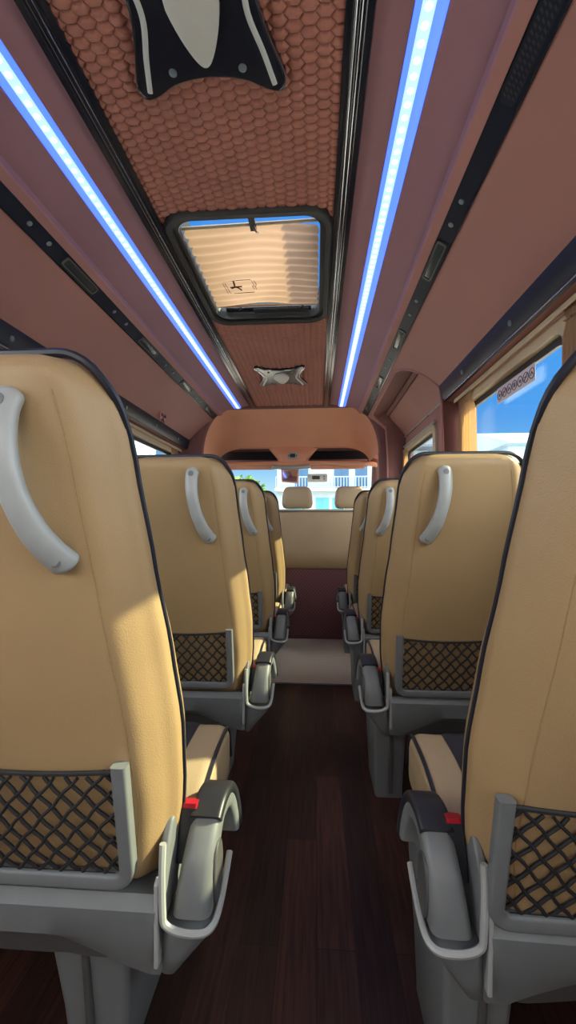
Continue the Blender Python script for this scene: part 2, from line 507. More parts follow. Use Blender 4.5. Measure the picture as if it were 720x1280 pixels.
# curtain rails
def rail(s, y0, y1, label):
    t = thing('curtain_rail', label, 'curtain rail', (XC+s*.915, y0, 1.53))
    bm = bmesh.new()
    L = y1-y0
    rsweep(bm, [(0, 0, 0), (0, L, 0)], .016, .013, (1, 0, 0), .25); obj('track', bm, 'beige', t)
    bm = bmesh.new(); rsweep(bm, [(-s*.009, 0, -.010), (-s*.009, L, -.010)], .003, .010, (1, 0, 0), .2); obj('track_lip', bm, 'beige', t)
    return t
rail(1, Y0+.03, 2.10, 'beige curtain track over the open side window on the right')
rail(-1, Y0+.03, 3.42, 'beige curtain track over the side window on the left')

def curtain(s, y0, y1, z0, z1, label, x=None, mat='curtain', depth=.016, waves=6, flare=.0):
    t = thing('curtain', label, 'curtain', (x if x is not None else XC+s*.925, (y0+y1)/2, z0))
    bm = bmesh.new(); N = waves*10; rows = []
    for k in range(15):
        f = k/14; z = (z1-z0)*f
        wd = (y1-y0)*(1+flare*(1-f)); pinch = 1-.25*math.exp(-((f-.93)/.03)**2)
        r = []
        for i in range(N+1):
            q = i/N
            yy = (q-.5)*wd*pinch
            xx = depth*math.sin(q*waves*2*PI+1.5*math.sin(3*f+q*4))*(1-.35*f)*pinch
            r.append((xx, yy, z))
        rows.append(r)
    th = [[(p[0]+.002, p[1], p[2]) for p in r] for r in rows]
    loft(bm, [a for a in rows], closed=False)
    obj('panel', bm, mat, t)
    bm = bmesh.new()
    pts = []
    for i in range(N+1):
        q = i/N; pts.append((depth*.8*math.sin(q*waves*2*PI+1.5*math.sin(3*.93+q*4)), (q-.5)*(y1-y0)*.78, (z1-z0)*.93))
    tube(bm, pts, .003, 5); obj('gather_tape', bm, mat, t)
    return t
curtain(1, 1.90, 2.075, .90, 1.535, 'sunlit cream curtain gathered at the front end of the large right window')
curtain(1, 1.085, 1.215, .90, 1.535, 'cream curtain bunched at the top right edge of the photo')
curtain(-1, 3.22, 3.36, .90, 1.53, 'small cream curtain gathered at the front end of the left window', waves=5)

# sliding door on the right -----------------------------------------------------------------
bm = bmesh.new()
dp = [(.60, 1.815), (.70, 1.800), (.80, 1.772), (.90, 1.70), (.945, 1.62)]
sweepY(bm, prof([(.76, 1.83), (.80, 1.79), (.935, 1.632), (.942, 1.615)], 1), [DY0+.0, DY1+.03])
d1 = struct('door_1', bm, 'brown')
bm = bmesh.new()   # dark brown upper track
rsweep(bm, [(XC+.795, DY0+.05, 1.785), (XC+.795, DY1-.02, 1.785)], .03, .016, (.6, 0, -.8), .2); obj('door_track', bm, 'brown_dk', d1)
for y in (2.45, 2.75, 3.05):
    bm = bmesh.new(); disc(bm, (XC+.80, y, 1.776), .007, .004, (-.8, 0, -.6)); obj('screw', bm, 'black', d1)
bm = bmesh.new(); rsweep(bm, [(XC+.940, DY0+.02, 1.612), (XC+.940, DY1, 1.612)], .012, .010, (1, 0, 0), .3); obj('ledge', bm, 'plastic_light', d1)
for y in (2.35, 2.70, 3.05, 3.3):
    bm = bmesh.new(); disc(bm, (XC+.938, y, 1.607), .007, .004, (-1, 0, 0)); obj('ledge_button', bm, 'brown_dk', d1)
DW0, DW1 = 2.56, 3.37
bm = bmesh.new()
for (a, b, z0, z1) in ((DY0+.02, DW0, 0.02, 1.61), (DW1, DY1+.02, .02, 1.61), (DW0, DW1, .02, .90), (DW0, DW1, 1.50, 1.61)):
    box(bm, XC+.945, XC+.985, a, b, z0, z1)
obj('door_panel', bm, 'brown', d1, smooth=False)
window(1, DW0, DW1, .93, 1.462)
t = thing('curtain_rail', 'short cream curtain track inside the arched side door', 'curtain rail', (XC+.925, DW0-.05, 1.525))
bm = bmesh.new(); rsweep(bm, [(0, 0, 0), (0, .86, 0)], .014, .012, (1, 0, 0), .25); obj('track', bm, 'plastic_light', t)
curtain(1, 3.28, 3.385, .90, 1.50, 'sunlit cream curtain in the window of the arched side door', XC+.925, waves=5)

# service strips with reading lamps ----------------------------------------------------------
lamp_names = ['nearest', 'second', 'third', 'farthest']
for s, nm in sides:
    t = thing('overhead_strip', 'dark navy strip with reading lamps above the seats on the %s' % nm, 'overhead strip', (XC+s*.628, 0, 1.818))
    bm = bmesh.new()
    pts = [(-.027, .020), (-.027, .012), (-.022, .010), (.016, -.016), (.023, -.018), (.026, -.012), (.026, -.004)]
    loft(bm, [[(s*a, y, z) for a, z in pts] for y in (Y0, Y1-.01)], closed=False)
    obj('strip_body', bm, 'strip', t, angle=25)
    bm = bmesh.new(); tube(bm, [(s*.020, Y0, -.0185), (s*.020, Y1-.02, -.0185)], .0025, 6); obj('strip_edge', bm, 'gloss', t)
    nrm = Vector((-s*.56, 0, -.83)).normalized(); tx = Vector((s*.83, 0, -.56)).normalized()
    c0 = Vector((-s*.003, 0, -.003))
    for y in (1.43, 2.04, 2.66, 3.25):
        bz = bmesh.new()
        ring_o = rrect(-.100, .100, -.0175, .0175, .010); ring_i = rrect(-.092, .092, -.0125, .0125, .007)
        f = lambda p, h: c0+Vector((0, y+p[0], 0))+tx*p[1]+nrm*h
        loft(bz, [[f(p, 0) for p in ring_o], [f(p, .004) for p in ring_o], [f(p, .004) for p in ring_i], [f(p, .001) for p in ring_i]], True, False)
        b = obj('reading_lamp', bz, 'plastic_dark', t)
        bz = bmesh.new(); loft(bz, [[f(p, .0008) for p in ring_i], [f((p[0]*.9, p[1]*.8), .0022) for p in ring_i]]); obj('lamp_lens', bz, 'display', b)
    for y in (1.16, 1.25, 1.68, 1.79, 2.28, 2.40, 2.90, 3.00):
        bz = bmesh.new(); disc(bz, c0+Vector((0, y, 0)), .008, .003, nrm, 14); obj('strip_button', bz, 'screw', t)
    if s == 1:
        bz = bmesh.new(); f = lambda a, b, h: c0+Vector((0, a, 0))+tx*b+nrm*h
        ro = rrect(.42, .89, -.018, .018, .012)
        loft(bz, [[f(*p, 0) for p in ro], [f(*p, .003) for p in ro]])
        g = obj('air_vent', bz, 'strip', t)
        bz = bmesh.new()
        for i in range(40):
            for j in range(3):
                y = .44+i*.011; w = -.0105+j*.0105
                q = [(y, w-.0035), (y+.005, w-.0035), (y+.0085, w+.0035), (y+.0035, w+.0035)]
                loft(bz, [[f(*p, .0025) for p in q], [f(*p, .0034) for p in q]])
        obj('vent_slots', bz, 'black', g, smooth=False)

# led strips ----------------------------------------------------------------------------------
ledmesh = None
for s, nm in sides:
    t = thing('led_strip', 'glowing blue LED light strip running along the ceiling on the %s' % nm, 'LED strip', (XC+s*.4385, 0, 1.897))
    bm = bmesh.new()
    pts = [(-.030, .004), (-.030, -.004), (-.022, -.009), (.022, -.012), (.031, -.008), (.031, .004)]
    loft(bm, [[(s*a, y, z) for a, z in pts] for y in (Y0, Y1-.005)])
    obj('diffuser', bm, 'led_glow', t)
    bm = bmesh.new(); rsweep(bm, [(-s*.006, Y0, -.0095), (-s*.006, Y1-.006, -.0095)], .026, .005, (1, 0, 0), .4); obj('led_glow_band', bm, 'led_glow_band', t)
    y = .46
    for k in range(98):
        if ledmesh is None:
            b2 = bmesh.new(); bmesh.ops.create_uvsphere(b2, u_segments=10, v_segments=6, radius=.0078)
            for v in b2.verts: v.co.z *= .45
            o = obj('led', b2, 'led', t); ledmesh = o.data
        else:
            o = bpy.data.objects.new('led', ledmesh); COL.objects.link(o); o.parent = t
        o.location = (-s*.006, y, -.0115); y += .0305

# roof hatch ------------------------------------------------------------------------------------
hc = ((HX0+HX1)/2, (HY0+HY1)/2)
t = thing('roof_hatch', 'black rubber framed glass roof hatch in the quilted ceiling', 'roof hatch', (hc[0], hc[1], ZC))
hw, hl = (HX1-HX0)/2+.006, (HY1-HY0)/2+.012
O = rrect(-hw-.012, hw+.012, -hl-.012, hl+.012, .085, 8); I = rrect(-hw+.030, hw-.030, -hl+.030, hl-.030, .055, 8); I2 = rrect(-hw+.012, hw-.012, -hl+.012, hl-.012, .075, 8)
bm = bmesh.new()
loft(bm, [[(*p, 0.004) for p in O], [(*p, -.010) for p in O], [(*lerp(Vector(p), Vector(q), .3), -.020) for p, q in zip(O, I2)], [(*p, -.017) for p in I2], [(*p, -.006) for p in I2], [(*p, -.006) for p in I], [(*p, .110) for p in I]], True, False)
obj('hatch_frame', bm, 'rubber', t, angle=50)
bm = bmesh.new(); loft(bm, [[(*p, .105) for p in O], [(*p, .110) for p in O]]); obj('glass_pane', bm, 'glass', t)
bm = bmesh.new(); rsweep(bm, [(-.20, hl-.055, .03), (.20, hl-.055, .03)], .035, .02, (0, 1, 0), .3)
for x in (-.13, .15): rsweep(bm, [(x, hl-.07, .02), (x+.01, hl-.09, .02)], .012, .012, (0, 0, 1), .3)
obj('handle_bar', bm, 'gloss', t)
bm = bmesh.new()
for k in range(7): tube(bm, [(-.07+.0, hl-.072+.0+k*.006, .018), (.19, hl-.072+k*.006, .018)], .0018, 5)
obj('bar_grip', bm, 'black', t)
# blind in the hatch
t = thing('pleated_blind', 'sand coloured pleated blind with a small printed crest drawn across the roof hatch', 'blind', (hc[0], hc[1], ZC+.018))
bm = bmesh.new(); rows = []
ya, yb = -hl+.098, hl-.105
bx0, bx1 = -hw+.040, hw-.040
NY, NX = 110, 40
def blind_pt(i, j):
    q = i/NY; r = j/NX
    y = lerp(ya, yb, q)
    ph = q*11*2*PI+.5*math.sin(5*r)+.35*math.sin(11*r+q*9)
    amp = .0065*(1+.35*math.sin(7*r+3*q))
    zz = amp*math.sin(ph)+.010*math.sin(PI*r)
    edge = .006*math.sin(ph+1.2)
    x = lerp(bx0, bx1, r)+edge*(1 if r < .04 else (-1 if r > .96 else 0))
    y += .004*math.sin(6*r+1)
    return (x, y, zz)
loft(bm, [[blind_pt(i, j) for j in range(NX+1)] for i in range(NY+1)], closed=False)
obj('cloth', bm, 'blind', t, angle=180)
bm = bmesh.new(); tube(bm, [(bx0-.006, ya, .002), (bx1+.006, ya-.012, .002)], .0055, 8); obj('end_rod', bm, 'beige', t)
bm = bmesh.new(); tube(bm, [(bx0, yb+.004, .0), (bx1, yb+.004, .0)], .004, 8); obj('end_rod', bm, 'blind', t)
bm = bmesh.new(); rsweep(bm, [(.01, ya-.05, .004), (.012, ya+.012, -.006)], .022, .008, (1, 0, 0), .3); bl = obj('latch', bm, 'plastic_dark', t)
bm = bmesh.new(); tube(bm, smoothpath([(.014, ya-.012, -.008), (.022, ya+.005, -.016), (.026, ya+.018, -.010)], 4), .004, 6); obj('latch_pull', bm, 'chrome', bl)
# crest: wavy shield outline around a small figure, printed on the cloth (thin raised print)
bm = bmesh.new()
ox, oy = -.105, .105
def on(px, py):
    q = (oy+py-ya)/(yb-ya)*NY; r = (ox+px-bx0)/(bx1-bx0)*NX
    x, y, z = blind_pt(q, r); return (ox+px, oy+py, z-.0016)
def pl(pts, r=.0012, n=4): tube(bm, [on(*p) for p in [tuple(v)[:2] for v in smoothpath([(a, b, 0) for a, b in pts], n)]], r, 5)
pl([(-.062, -.048), (.045, -.048), (.056, -.036)])
pl([(-.055, -.025), (-.045, -.005), (-.052, .015), (-.042, .038)])
pl([(-.064, -.025), (-.056, -.005), (-.062, .015), (-.052, .038)])
pl([(.058, -.025), (.066, -.008), (.056, .010), (.062, .030)])
pl([(.068, -.025), (.076, -.008), (.066, .010), (.072, .030)])
pl([(-.030, .044), (.062, .044)]); pl([(-.045, .052), (.055, .052)], .0009)
pl([(-.018, -.034), (-.016, -.012), (-.014, .004)], .0038)
pl([(-.036, -.006), (-.014, -.006), (.014, -.004)], .0030)
pl([(-.036, .004), (-.034, .018), (-.016, .012), (-.004, .020), (.008, .030)], .0030)
obj('crest_print', bm, 'print', t)

# ceiling lamps -----------------------------------------------------------------------------------
def ceiling_lamp(yc, label):
    t = thing('ceiling_lamp', label, 'ceiling lamp', (XC-.006, yc, ZC-.006))
    half = [(.150, .168), (.163, .158), (.166, .140), (.158, .115), (.135, .055), (.122, 0), (.126, -.055), (.143, -.115), (.158, -.150), (.158, -.168), (.143, -.176), (.120, -.166), (.085, -.140), (.045, -.128), (0, -.124)]
    # local +y is forward: the front end has the wide concave edge
    front = [(0, .128), (.045, .132), (.085, .142), (.120, .160)]
    hp = front+half
    hp = [tuple(v)[:2] for v in smoothpath([(a, b, 0) for a, b in hp], 3)]
    full = hp+[(-x, y) for x, y in reversed(hp) if x > 1e-4]
    bm = bmesh.new()
    loft(bm, [[(x, y, .004) for x, y in full], [(x, y, -.012) for x, y in full], [(x*.965, y*.965, -.017) for x, y in full]], True, True)
    base = obj('base_plate', bm, 'gloss', t, angle=30)
    bm = bmesh.new(); tube(bm, [(x*.992, y*.992, -.014) for x, y in full], .0014, 5, closed=True); obj('edge_line', bm, 'chrome', base)
    bm = bmesh.new()
    egg = []
    for k in range(40):
        a = 2*PI*k/40
        y = math.sin(a); w = .052+.0-(.016*max(0, y))-.004*y
        egg.append((w*math.cos(a), .105*y if y > 0 else .085*y))
    loft(bm, [[(x, y, -.016) for x, y in egg], [(x*.97, y*.97, -.024) for x, y in egg], [(x*.75, y*.75, -.028) for x, y in egg]])
    obj('lamp_lens', bm, 'lens', t)
    for s in (-1, 1):
        bm = bmesh.new()
        arc = smoothpath([(s*.140, .150, 0), (s*.122, .085, 0), (s*.101, .02, 0), (s*.102, -.03, 0), (s*.116, -.085, 0), (s*.138, -.15, 0)], 5)
        rsweep(bm, [(p.x, p.y, -.0175) for p in arc], [.012]*len(arc), .004, (0, 0, 1), .3) if False else tube(bm, [(p.x, p.y, -.0165) for p in arc], .0062, 8, up=(0, 0, 1), flat=.45)
        obj('side_inlay', bm, 'lamp_white', t)
        for y in (.112, -.105):
            bm = bmesh.new(); disc(bm, (s*.075, y, -.0165), .0085, .003, (0, 0, -1)); obj('screw_cap', bm, 'screw', t)
    return t
ceiling_lamp(.735, 'black ceiling lamp plate with grey lens at the top edge of the photo')
ceiling_lamp(2.74, 'small-looking shiny ceiling lamp plate in front of the roof hatch')

# bow on the left panel
bx, bz_ = panel_pt(-1, .86)
t = thing('ribbon_bow', 'small pink and black bow stuck on the left overhead panel', 'bow', (bx+.012, 2.74, bz_-.006))
for sg in (-1, 1):
    bm = bmesh.new()
    loft(bm, [[(0, sg*a, h*c) for c in (-1, 1)]+[(.012, sg*a, h*c) for c in (1, -1)] for a, h in ((0, .006), (.015, .015), (.036, .022), (.042, .018))])
    obj('bow_loop', bm, 'pink', t, bevel=.003)
    bm = bmesh.new(); rsweep(bm, [(.008, sg*.004, -.004), (.006, sg*.018, -.04)], .012, .004, (0, 1, 0), .3); obj('bow_tail', bm, 'black', t)
    bm = bmesh.new(); disc(bm, (.012, sg*.030, .006), .011, .004, (1, 0, 0)); obj('bow_spot', bm, 'black', t)
bm = bmesh.new(); rsweep(bm, [(.008, -.007, 0), (.008, .007, 0)], .018, .018, (0, 0, 1), .4); obj('bow_knot', bm, 'black', t)

# sticker on the right window ------------------------------------------------------------------
sy0, sy1 = 1.30, 1.62
t = thing('notice_sticker', 'pale strip sticker with round pictograms on the right window', 'sticker', (XC+GU-.014, 1.43, 1.402))
L = .29; Hh = .062
bm = bmesh.new(); box(bm, 0, .001, 0, L, 0, Hh); obj('film', bm, 'sticker', t, smooth=False)
bm = bmesh.new()
for k in range(7):
    cy, cz = L*(k+.5)/7, Hh*.5
    tube(bm, [(-.0006, cy+.0175*math.cos(2*PI*i/20), cz+.0175*math.sin(2*PI*i/20)) for i in range(20)], .0016, 5, closed=True)
    g = k % 4
    if g == 0: tube(bm, [(-.0006, cy-.008, cz-.006), (-.0006, cy, cz+.006), (-.0006, cy+.008, cz-.006)], .0018, 5)
    elif g == 1: tube(bm, [(-.0006, cy-.011, cz+.011), (-.0006, cy+.011, cz-.011)], .0018, 5); tube(bm, [(-.0006, cy-.006, cz), (-.0006, cy+.007, cz+.002)], .0024, 5)
    elif g == 2: disc(bm, (0, cy, cz), .0065, .001, (-1, 0, 0), 12)
    else: tube(bm, [(-.0006, cy-.004, cz-.008), (-.0006, cy-.004, cz+.008)], .002, 5); tube(bm, [(-.0006, cy+.005, cz-.008), (-.0006, cy+.005, cz+.008)], .002, 5)
obj('pictograms', bm, 'ink', t)

# ------------------------------------------------------------------ seats
ZT = 1.130; ZB = .355; LEAN = .175
def yl(z): return LEAN*(ZT-z)/(ZT-ZB)+.012*math.sin(PI*(z-ZB)/(ZT-ZB))
WT = [(.355, .194), (.40, .204), (.50, .213), (.60, .215), (.72, .205), (.85, .190), (1.0, .177), (1.13, .167)]
UT = [(.355, .148), (.45, .170), (.60, .158), (.8, .138), (1.0, .124), (1.13, .106)]
def wz(z):
    w = interp(WT, z); r = .072
    if z > ZT-r:
        q = (z-(ZT-r))/r; w = w-r*.85*(1-math.sqrt(max(0, 1-q*q)))
    return w
BC = .432           # backrest centre from aisle centre

def backrest_rings():
    zs = [ZB, ZB+.012, ZB+.03]+[lerp(ZB+.05, ZT-.095, k/20) for k in range(21)]+[ZT-.095+.095*math.sin(PI/2*k/10) for k in range(1, 11)]
    rings = []
    for i, z in enumerate(zs):
        w = wz(z); us = min(interp(UT, z), w-.045)
        f = 1.0
        if z > ZT-.035: f = math.sqrt(max(0.02, 1-((z-(ZT-.035))/.035)**2))*.75+.25
        if i == 0: f = .75
        tp = 1-.25*max(0, (z-.7)/.43)
        rear = [(0, .000), (.30*us, .0008), (.6*us, .0012), (us-.020, .0008), (us-.006, .0014), (us, .0034), (us+.006, .0030), (lerp(us, w, .35), .014), (lerp(us, w, .65), .031), (w-.010, .046), (w-.003, .050), (w, .060)]
        fr = [(w+.001, .075*tp+.0*tp), (w-.004, .098*tp+.004), (w-.022, .122*tp), (w-.05, .128*tp), (w-.085, .112*tp), (.4*w, .098*tp), (0, .095*tp)]
        half = rear+fr
        pts = [(u, .06+(v-.06)*f) for u, v in half]
        full = pts+[(-u, v) for u, v in reversed(pts[1:-1])]
        rings.append((z, [(u, yl(z)+v, z) for u, v in full]))
    return rings, zs

def ou(u): return u*1.13 if u > 0 else u   # the wall side of a back is a little wider
def R(pts, s): return [(s*x, y, z) for x, y, z in pts]

def build_back(root, s, off):
    """one backrest with its handle and net pocket; off = extra distance from the aisle"""
    cx = BC+off
    rings, zs = backrest_rings()
    bm = bmesh.new(); loft(bm, [[(s*(cx+ou(u)), y, z) for u, y, z in r] for _, r in rings])
    back = obj('backrest', bm, 'leather', root, angle=60)
    # piping
    side = [(wz(z)+.0008, yl(z)+lerp(.074, .040, max(0, min(1, (z-ZT+.11)/.10))), z+(.002 if z > ZT-.02 else 0)) for z in zs]
    top = [(u, y, z+.002) for u, y, z in side]
    path = [(-u, y, z) for u, y, z in side]+[(lerp(-side[-1][0], side[-1][0], k/6), side[-1][1], ZT+.002) for k in range(1, 6)]+list(reversed(side))
    bm = bmesh.new(); tube(bm, [(s*(cx+ou(u)), y, z) for u, y, z in path], [.0044+.0016*max(0, min(1, (z-ZT+.12)/.08)) for u, y, z in path], 8, up=(0, 1, 0)); obj('piping', bm, 'piping', back)
    for sg in (-1, 1):
        bm = bmesh.new(); pts = []
        for z in zs[3:-7]:
            us = min(interp(UT, z), wz(z)-.045); pts.append((s*(cx+ou(sg*us)), yl(z)+.0032, z))
        tube(bm, pts, .0013, 5, up=(0, 1, 0)); obj('stitching', bm, 'stitch', back)
    # grab handle
    hx = off
    P = smoothpath([(.368, .006, 1.092), (.372, -.012, 1.062), (.370, -.028, 1.015), (.362, -.033, .965), (.349, -.026, .918), (.335, -.010, .886), (.326, .004, .870)], 6)
    n = len(P); rr = []
    for i in range(n):
        q = i/(n-1); e = min(1, math.sqrt(max(0, 1-(1-min(q, 1-q)/.07)**2)) if min(q, 1-q) < .07 else 1)
        rr.append((.0165+.0035*abs(2*q-1)+.002*q)*max(.3, e))
    bm = bmesh.new(); tube(bm, [(s*(p.x+hx), yl(p.z)+p.y, p.z) for p in P], rr, 14, up=(0, 1, 0), flat=.72)
    h = obj('grab_handle', bm, 'plastic_light', root)
    for i in (int(n*.12), int(n*.88)):
        p = P[i]; bm = bmesh.new(); disc(bm, (s*(p.x+hx), yl(p.z)+p.y-rr[i]*.70, p.z), .0085, .0015, (0, -1, .15 if i < n/2 else -.25)); obj('screw_cap', bm, 'plastic', h)
    # net frame
    zb, zt = .388, .580
    xw = .150
    U = [(-xw, zt), (-xw, zb+.02), (-xw+.02, zb), (xw-.02, zb), (xw, zb+.02), (xw, zt)]
    rings = []
    def bar(pts, w, hgt):
        bm = bmesh.new()
        rsweep(bm, [(s*(cx+a), yl(z)-.007, z) for a, z in pts], hgt, w, (0, 1, 0), .25); return bm
    dense = [(-xw, zt), (-xw, .53), (-xw, .48), (-xw, .43), (-xw, zb+.022)]+[(-xw+.022-.022*math.cos(a), zb+.022-.022*math.sin(a)) for a in (PI/8, PI/4, 3*PI/8, PI/2)]
    dense = dense+[(0, zb)]+[(-a, z) for a, z in reversed(dense)]
    bm = bar(dense, .023, .020); obj('net_frame', bm, 'plastic', root, angle=35)
    # net
    bm = bmesh.new()
    x0, x1, z0, z1 = -xw+.008, xw-.008, zb+.008, zt-.012
    sp = .0335; slope = 1.12
    import itertools
    def sag(x, z): return -.006-.007*math.sin(PI*(x-x0)/(x1-x0))*math.sin(PI*min(1, max(0, (z-z0)/(z1-z0))))**.5
    def topz(x): return z1-.008*math.sin(PI*(x-x0)/(x1-x0))
    for d in (1, -1):
        k = -12
        while k < 22:
            xs = x0+k*sp; pts = []
            N = 16
            for i in range(N+1):
                z = lerp(z0, z1, i/N); x = xs+d*(z-z0)/slope
                if x0 <= x <= x1 and z <= topz(x)+.003:
                    wob = .0018*math.sin(z*2*PI/(sp*slope)*1+k*1.3+d)
                    pts.append((s*(cx+x+wob), yl(z)+sag(x, z)+d*.0012, z))
            if len(pts) > 2: tube(bm, pts, .0028, 6, up=(0, 1, 0))
            k += 1
    tube(bm, [(s*(cx+lerp(x0, x1, i/14)), yl(topz(lerp(x0, x1, i/14)))+sag(lerp(x0, x1, i/14), z1)-.001, topz(lerp(x0, x1, i/14))) for i in range(15)], .0036, 7, up=(0, 1, 0))
    tube(bm, [(s*(cx+lerp(x0, x1, i/14)), yl(z0)-.008, z0+.001) for i in range(15)], .003, 7, up=(0, 1, 0))
    obj('pocket_net', bm, 'net', root)

def cushion(root, s, off):
    x0, x1 = .205+off, .652+off
    y0, y1 = .262, .565
    rings = []
    N = 16
    for i in range(N+1):
        q = i/N; y = lerp(y0, y1, q)
        top = .405+.045*math.sin(min(1, q*1.6)*PI/2)
        bot = .320
        e = 1
        if q > .82: e = math.sqrt(max(0.0, 1-((q-.82)/.18)**2)); top = lerp(.36, top, e); bot = lerp(.34, bot, e)
        ins = 0 if q < .82 else .018*(1-e)
        prof_ = []
        for a, b in rrect(x0+ins, x1-ins, bot, top, min(.026, (top-bot)*.4), 5): prof_.append((s*a, y, b))
        rings.append(prof_)
    bm = bmesh.new(); loft(bm, rings)
    c = obj('cushion', bm, 'leather_front', root, angle=60)
    # dark insert on top
    bm = bmesh.new(); rr = []
    for i in range(N-1):
        q = i/N; y = lerp(y0, y1, q)
        top = .405+.045*math.sin(min(1, q*1.6)*PI/2)
        if q > .82: e = math.sqrt(max(0.0, 1-((q-.82)/.18)**2)); top = lerp(.36, top, e)
        rr.append([(s*(x0+.070), y, top+.001), (s*(x0+.085), y, top+.005), (s*(x1-.10), y, top+.005), (s*(x1-.085), y, top+.001)])
    loft(bm, rr, closed=False); obj('seat_insert', bm, 'insert', c)
    for sg in (0, 1):
        pts = []
        for i in range(N+1):
            q = i/N; y = lerp(y0, y1, q); top = .405+.045*math.sin(min(1, q*1.6)*PI/2)
            if q > .82: e = math.sqrt(max(0.0, 1-((q-.82)/.18)**2)); top = lerp(.36, top, e)
            xx = x0+.006 if sg == 0 else x1-.006
            pts.append((s*xx, y, top-.006))
        bm = bmesh.new(); tube(bm, pts, .0042, 7, up=(1, 0, 0)); obj('piping', bm, 'piping', c)

def build_seat(s, double, label):
    root = thing('double_passenger_seat' if double else 'passenger_seat', label, 'seat', (0, 0, 0), None)
    offs = (0, .458) if double else (0,)
    for o in offs: build_back(root, s, o); cushion(root, s, o)
    xa, xb = .236, .655+offs[-1]
    # rear shell under the backrest
    yb0 = yl(.36)
    def shell_ring(x, lo):
        return [(s*x, yb0-.004, .362), (s*x, yb0-.016, .345), (s*x, yb0-.012, .30), (s*x, yb0+.006, lo), (s*x, yb0+.05, lo-.006), (s*x, yb0+.10, .262), (s*x, yb0+.34, .295), (s*x, yb0+.36, .315), (s*x, yb0+.10, .345)]
    bm = bmesh.new(); xs = [xa, xa+.006]+[lerp(xa+.02, xb-.02, k/24) for k in range(25)]+[xb-.006, xb]
    rings = []
    for x in xs:
        q = (x-xa)/(xb-xa)
        d = min(x-xa, xb-x)
        lo = .232+.050*min(1, max(0, (d-.04)/.13))**.8*1.0
        r = shell_ring(x, lo)
        if d < .004: r = [(a, lerp(b, yb0+.12, .03), lerp(c, .30, .06)) for a, b, c in r]
        rings.append(r)
    loft(bm, rings); sh = obj('base_shell', bm, 'plastic', root, angle=35)
    # darker inset lip along the arch at the bottom of the shell
    bm = bmesh.new(); pa = []
    for x in xs[4:-4]:
        d = min(x-xa, xb-x); lo = .232+.050*min(1, max(0, (d-.04)/.13))**.8
        pa.append((x, lo))
    rings = []
    for x, lo in pa:
        e = min(1, min(x-xs[4], xs[-5]-x)/.10+.02)**.6; rings.append([(s*x, yb0+.006, lo+.004), (s*x, yb0+.006+.006*e, lo-.014*e), (s*x, yb0+.006+.014*e, lo-.042*e), (s*x, yb0+.034, lo-.040*e), (s*x, yb0+.030, lo-.001)])
    loft(bm, rings); obj('lower_lip', bm, 'plastic_dark', sh)
    # side shield: a pocket that narrows downwards under the armrest
    xi = .240; rings = []
    yA = yb0-.012
    for z, xo, y_0, y_1 in ((.222, .226, yA+.03, yA+.09), (.236, .216, yA+.016, yA+.11), (.270, .188, yA+.008, yA+.125), (.298, .162, yA+.004, yA+.13), (.312, .153, yA+.0, yA+.13), (.316, .155, yA+.002, yA+.128)):
        r = .35*(xi-xo)
        rings.append([(s*a, b, z) for a, b in rrect(xo, xi, y_0, y_1, max(.004, min(.03, r)), 4)])
    bm = bmesh.new(); loft(bm, rings); shield = obj('side_shield', bm, 'plastic', root, angle=40)
    rim = [(.233, yA+.006, .44), (.232, yA+.0, .40), (.230, yA-.002, .345), (.226, yA-.002, .328), (.204, yA-.002, .318), (.172, yA+.000, .316), (.158, yA+.010, .318), (.153, yA+.03, .323), (.152, yA+.07, .334), (.152, yA+.11, .352)]
    bm = bmesh.new(); tube(bm, R(smoothpath(rim, 4), s), .0055, 8); obj('shield_rim', bm, 'plastic_light', shield)
    # inner side plate by the backrest
    bm = bmesh.new(); prism(bm, [(yA+.004, .325), (yA+.012, .42), (yA+.04, .455), (yA+.075, .46), (yA+.10, .43), (yA+.10, .325)], 'x', s*.228, s*.243); obj('side_plate', bm, 'plastic', root, bevel=.005)
    bm = bmesh.new(); prism(bm, [(yA-.002, .26), (yA-.004, .385), (yA+.006, .392), (yA+.014, .38), (yA+.012, .26)], 'x', s*.236, s*.244); obj('corner_strip', bm, 'plastic_light', sh, bevel=.0025)
    # folded-down armrest: cane shape in the fore-aft plane
    def axf(q): return interp([(0, .191), (.35, .184), (.7, .176), (1, .168)], q)
    C = smoothpath([(yA+.030, .327), (yA+.034, .355), (yA+.047, .388), (yA+.066, .415), (yA+.092, .434), (yA+.122, .436), (yA+.146, .420), (yA+.158, .392), (yA+.160, .360)], 5)
    C = [(p[0], p[1]) for p in [tuple(v) for v in smoothpath([(a, b, 0) for a, b, *_ in [tuple(c) for c in C]], 1)]] if False else [(p.x, p.y) for p in [Vector((c[0], c[1])) for c in C]]
    n = len(C)
    hts = [interp([(0, .050), (.25, .052), (.5, .040), (.75, .032), (1, .024)], i/(n-1)) for i in range(n)]
    bm = bmesh.new(); rsweep(bm, [(s*axf(i/(n-1)), y, z) for i, (y, z) in enumerate(C)], [lerp(.060, .048, min(1, 2*i/(n-1))) for i in range(n)], hts, (1, 0, 0), .30); arm = obj('armrest', bm, 'plastic', root, angle=40)
    # black cap on the outer side of the arch
    k0 = int(n*.42)
    cap = []
    for i in range(k0, n):
        y, z = C[i]; y2, z2 = C[min(i+1, n-1)]; y1, z1 = C[max(i-1, 0)]
        tt = Vector((y2-y1, z2-z1)).normalized(); nn = Vector((-tt.y, tt.x))
        cap.append((s*axf(i/(n-1)), y+nn.x*(hts[i]*.5-.002), z+nn.y*(hts[i]*.5-.002)))
    bm = bmesh.new(); rsweep(bm, cap, .055, .020, (1, 0, 0), .42, n=4); obj('armrest_cap', bm, 'black', arm, angle=40)
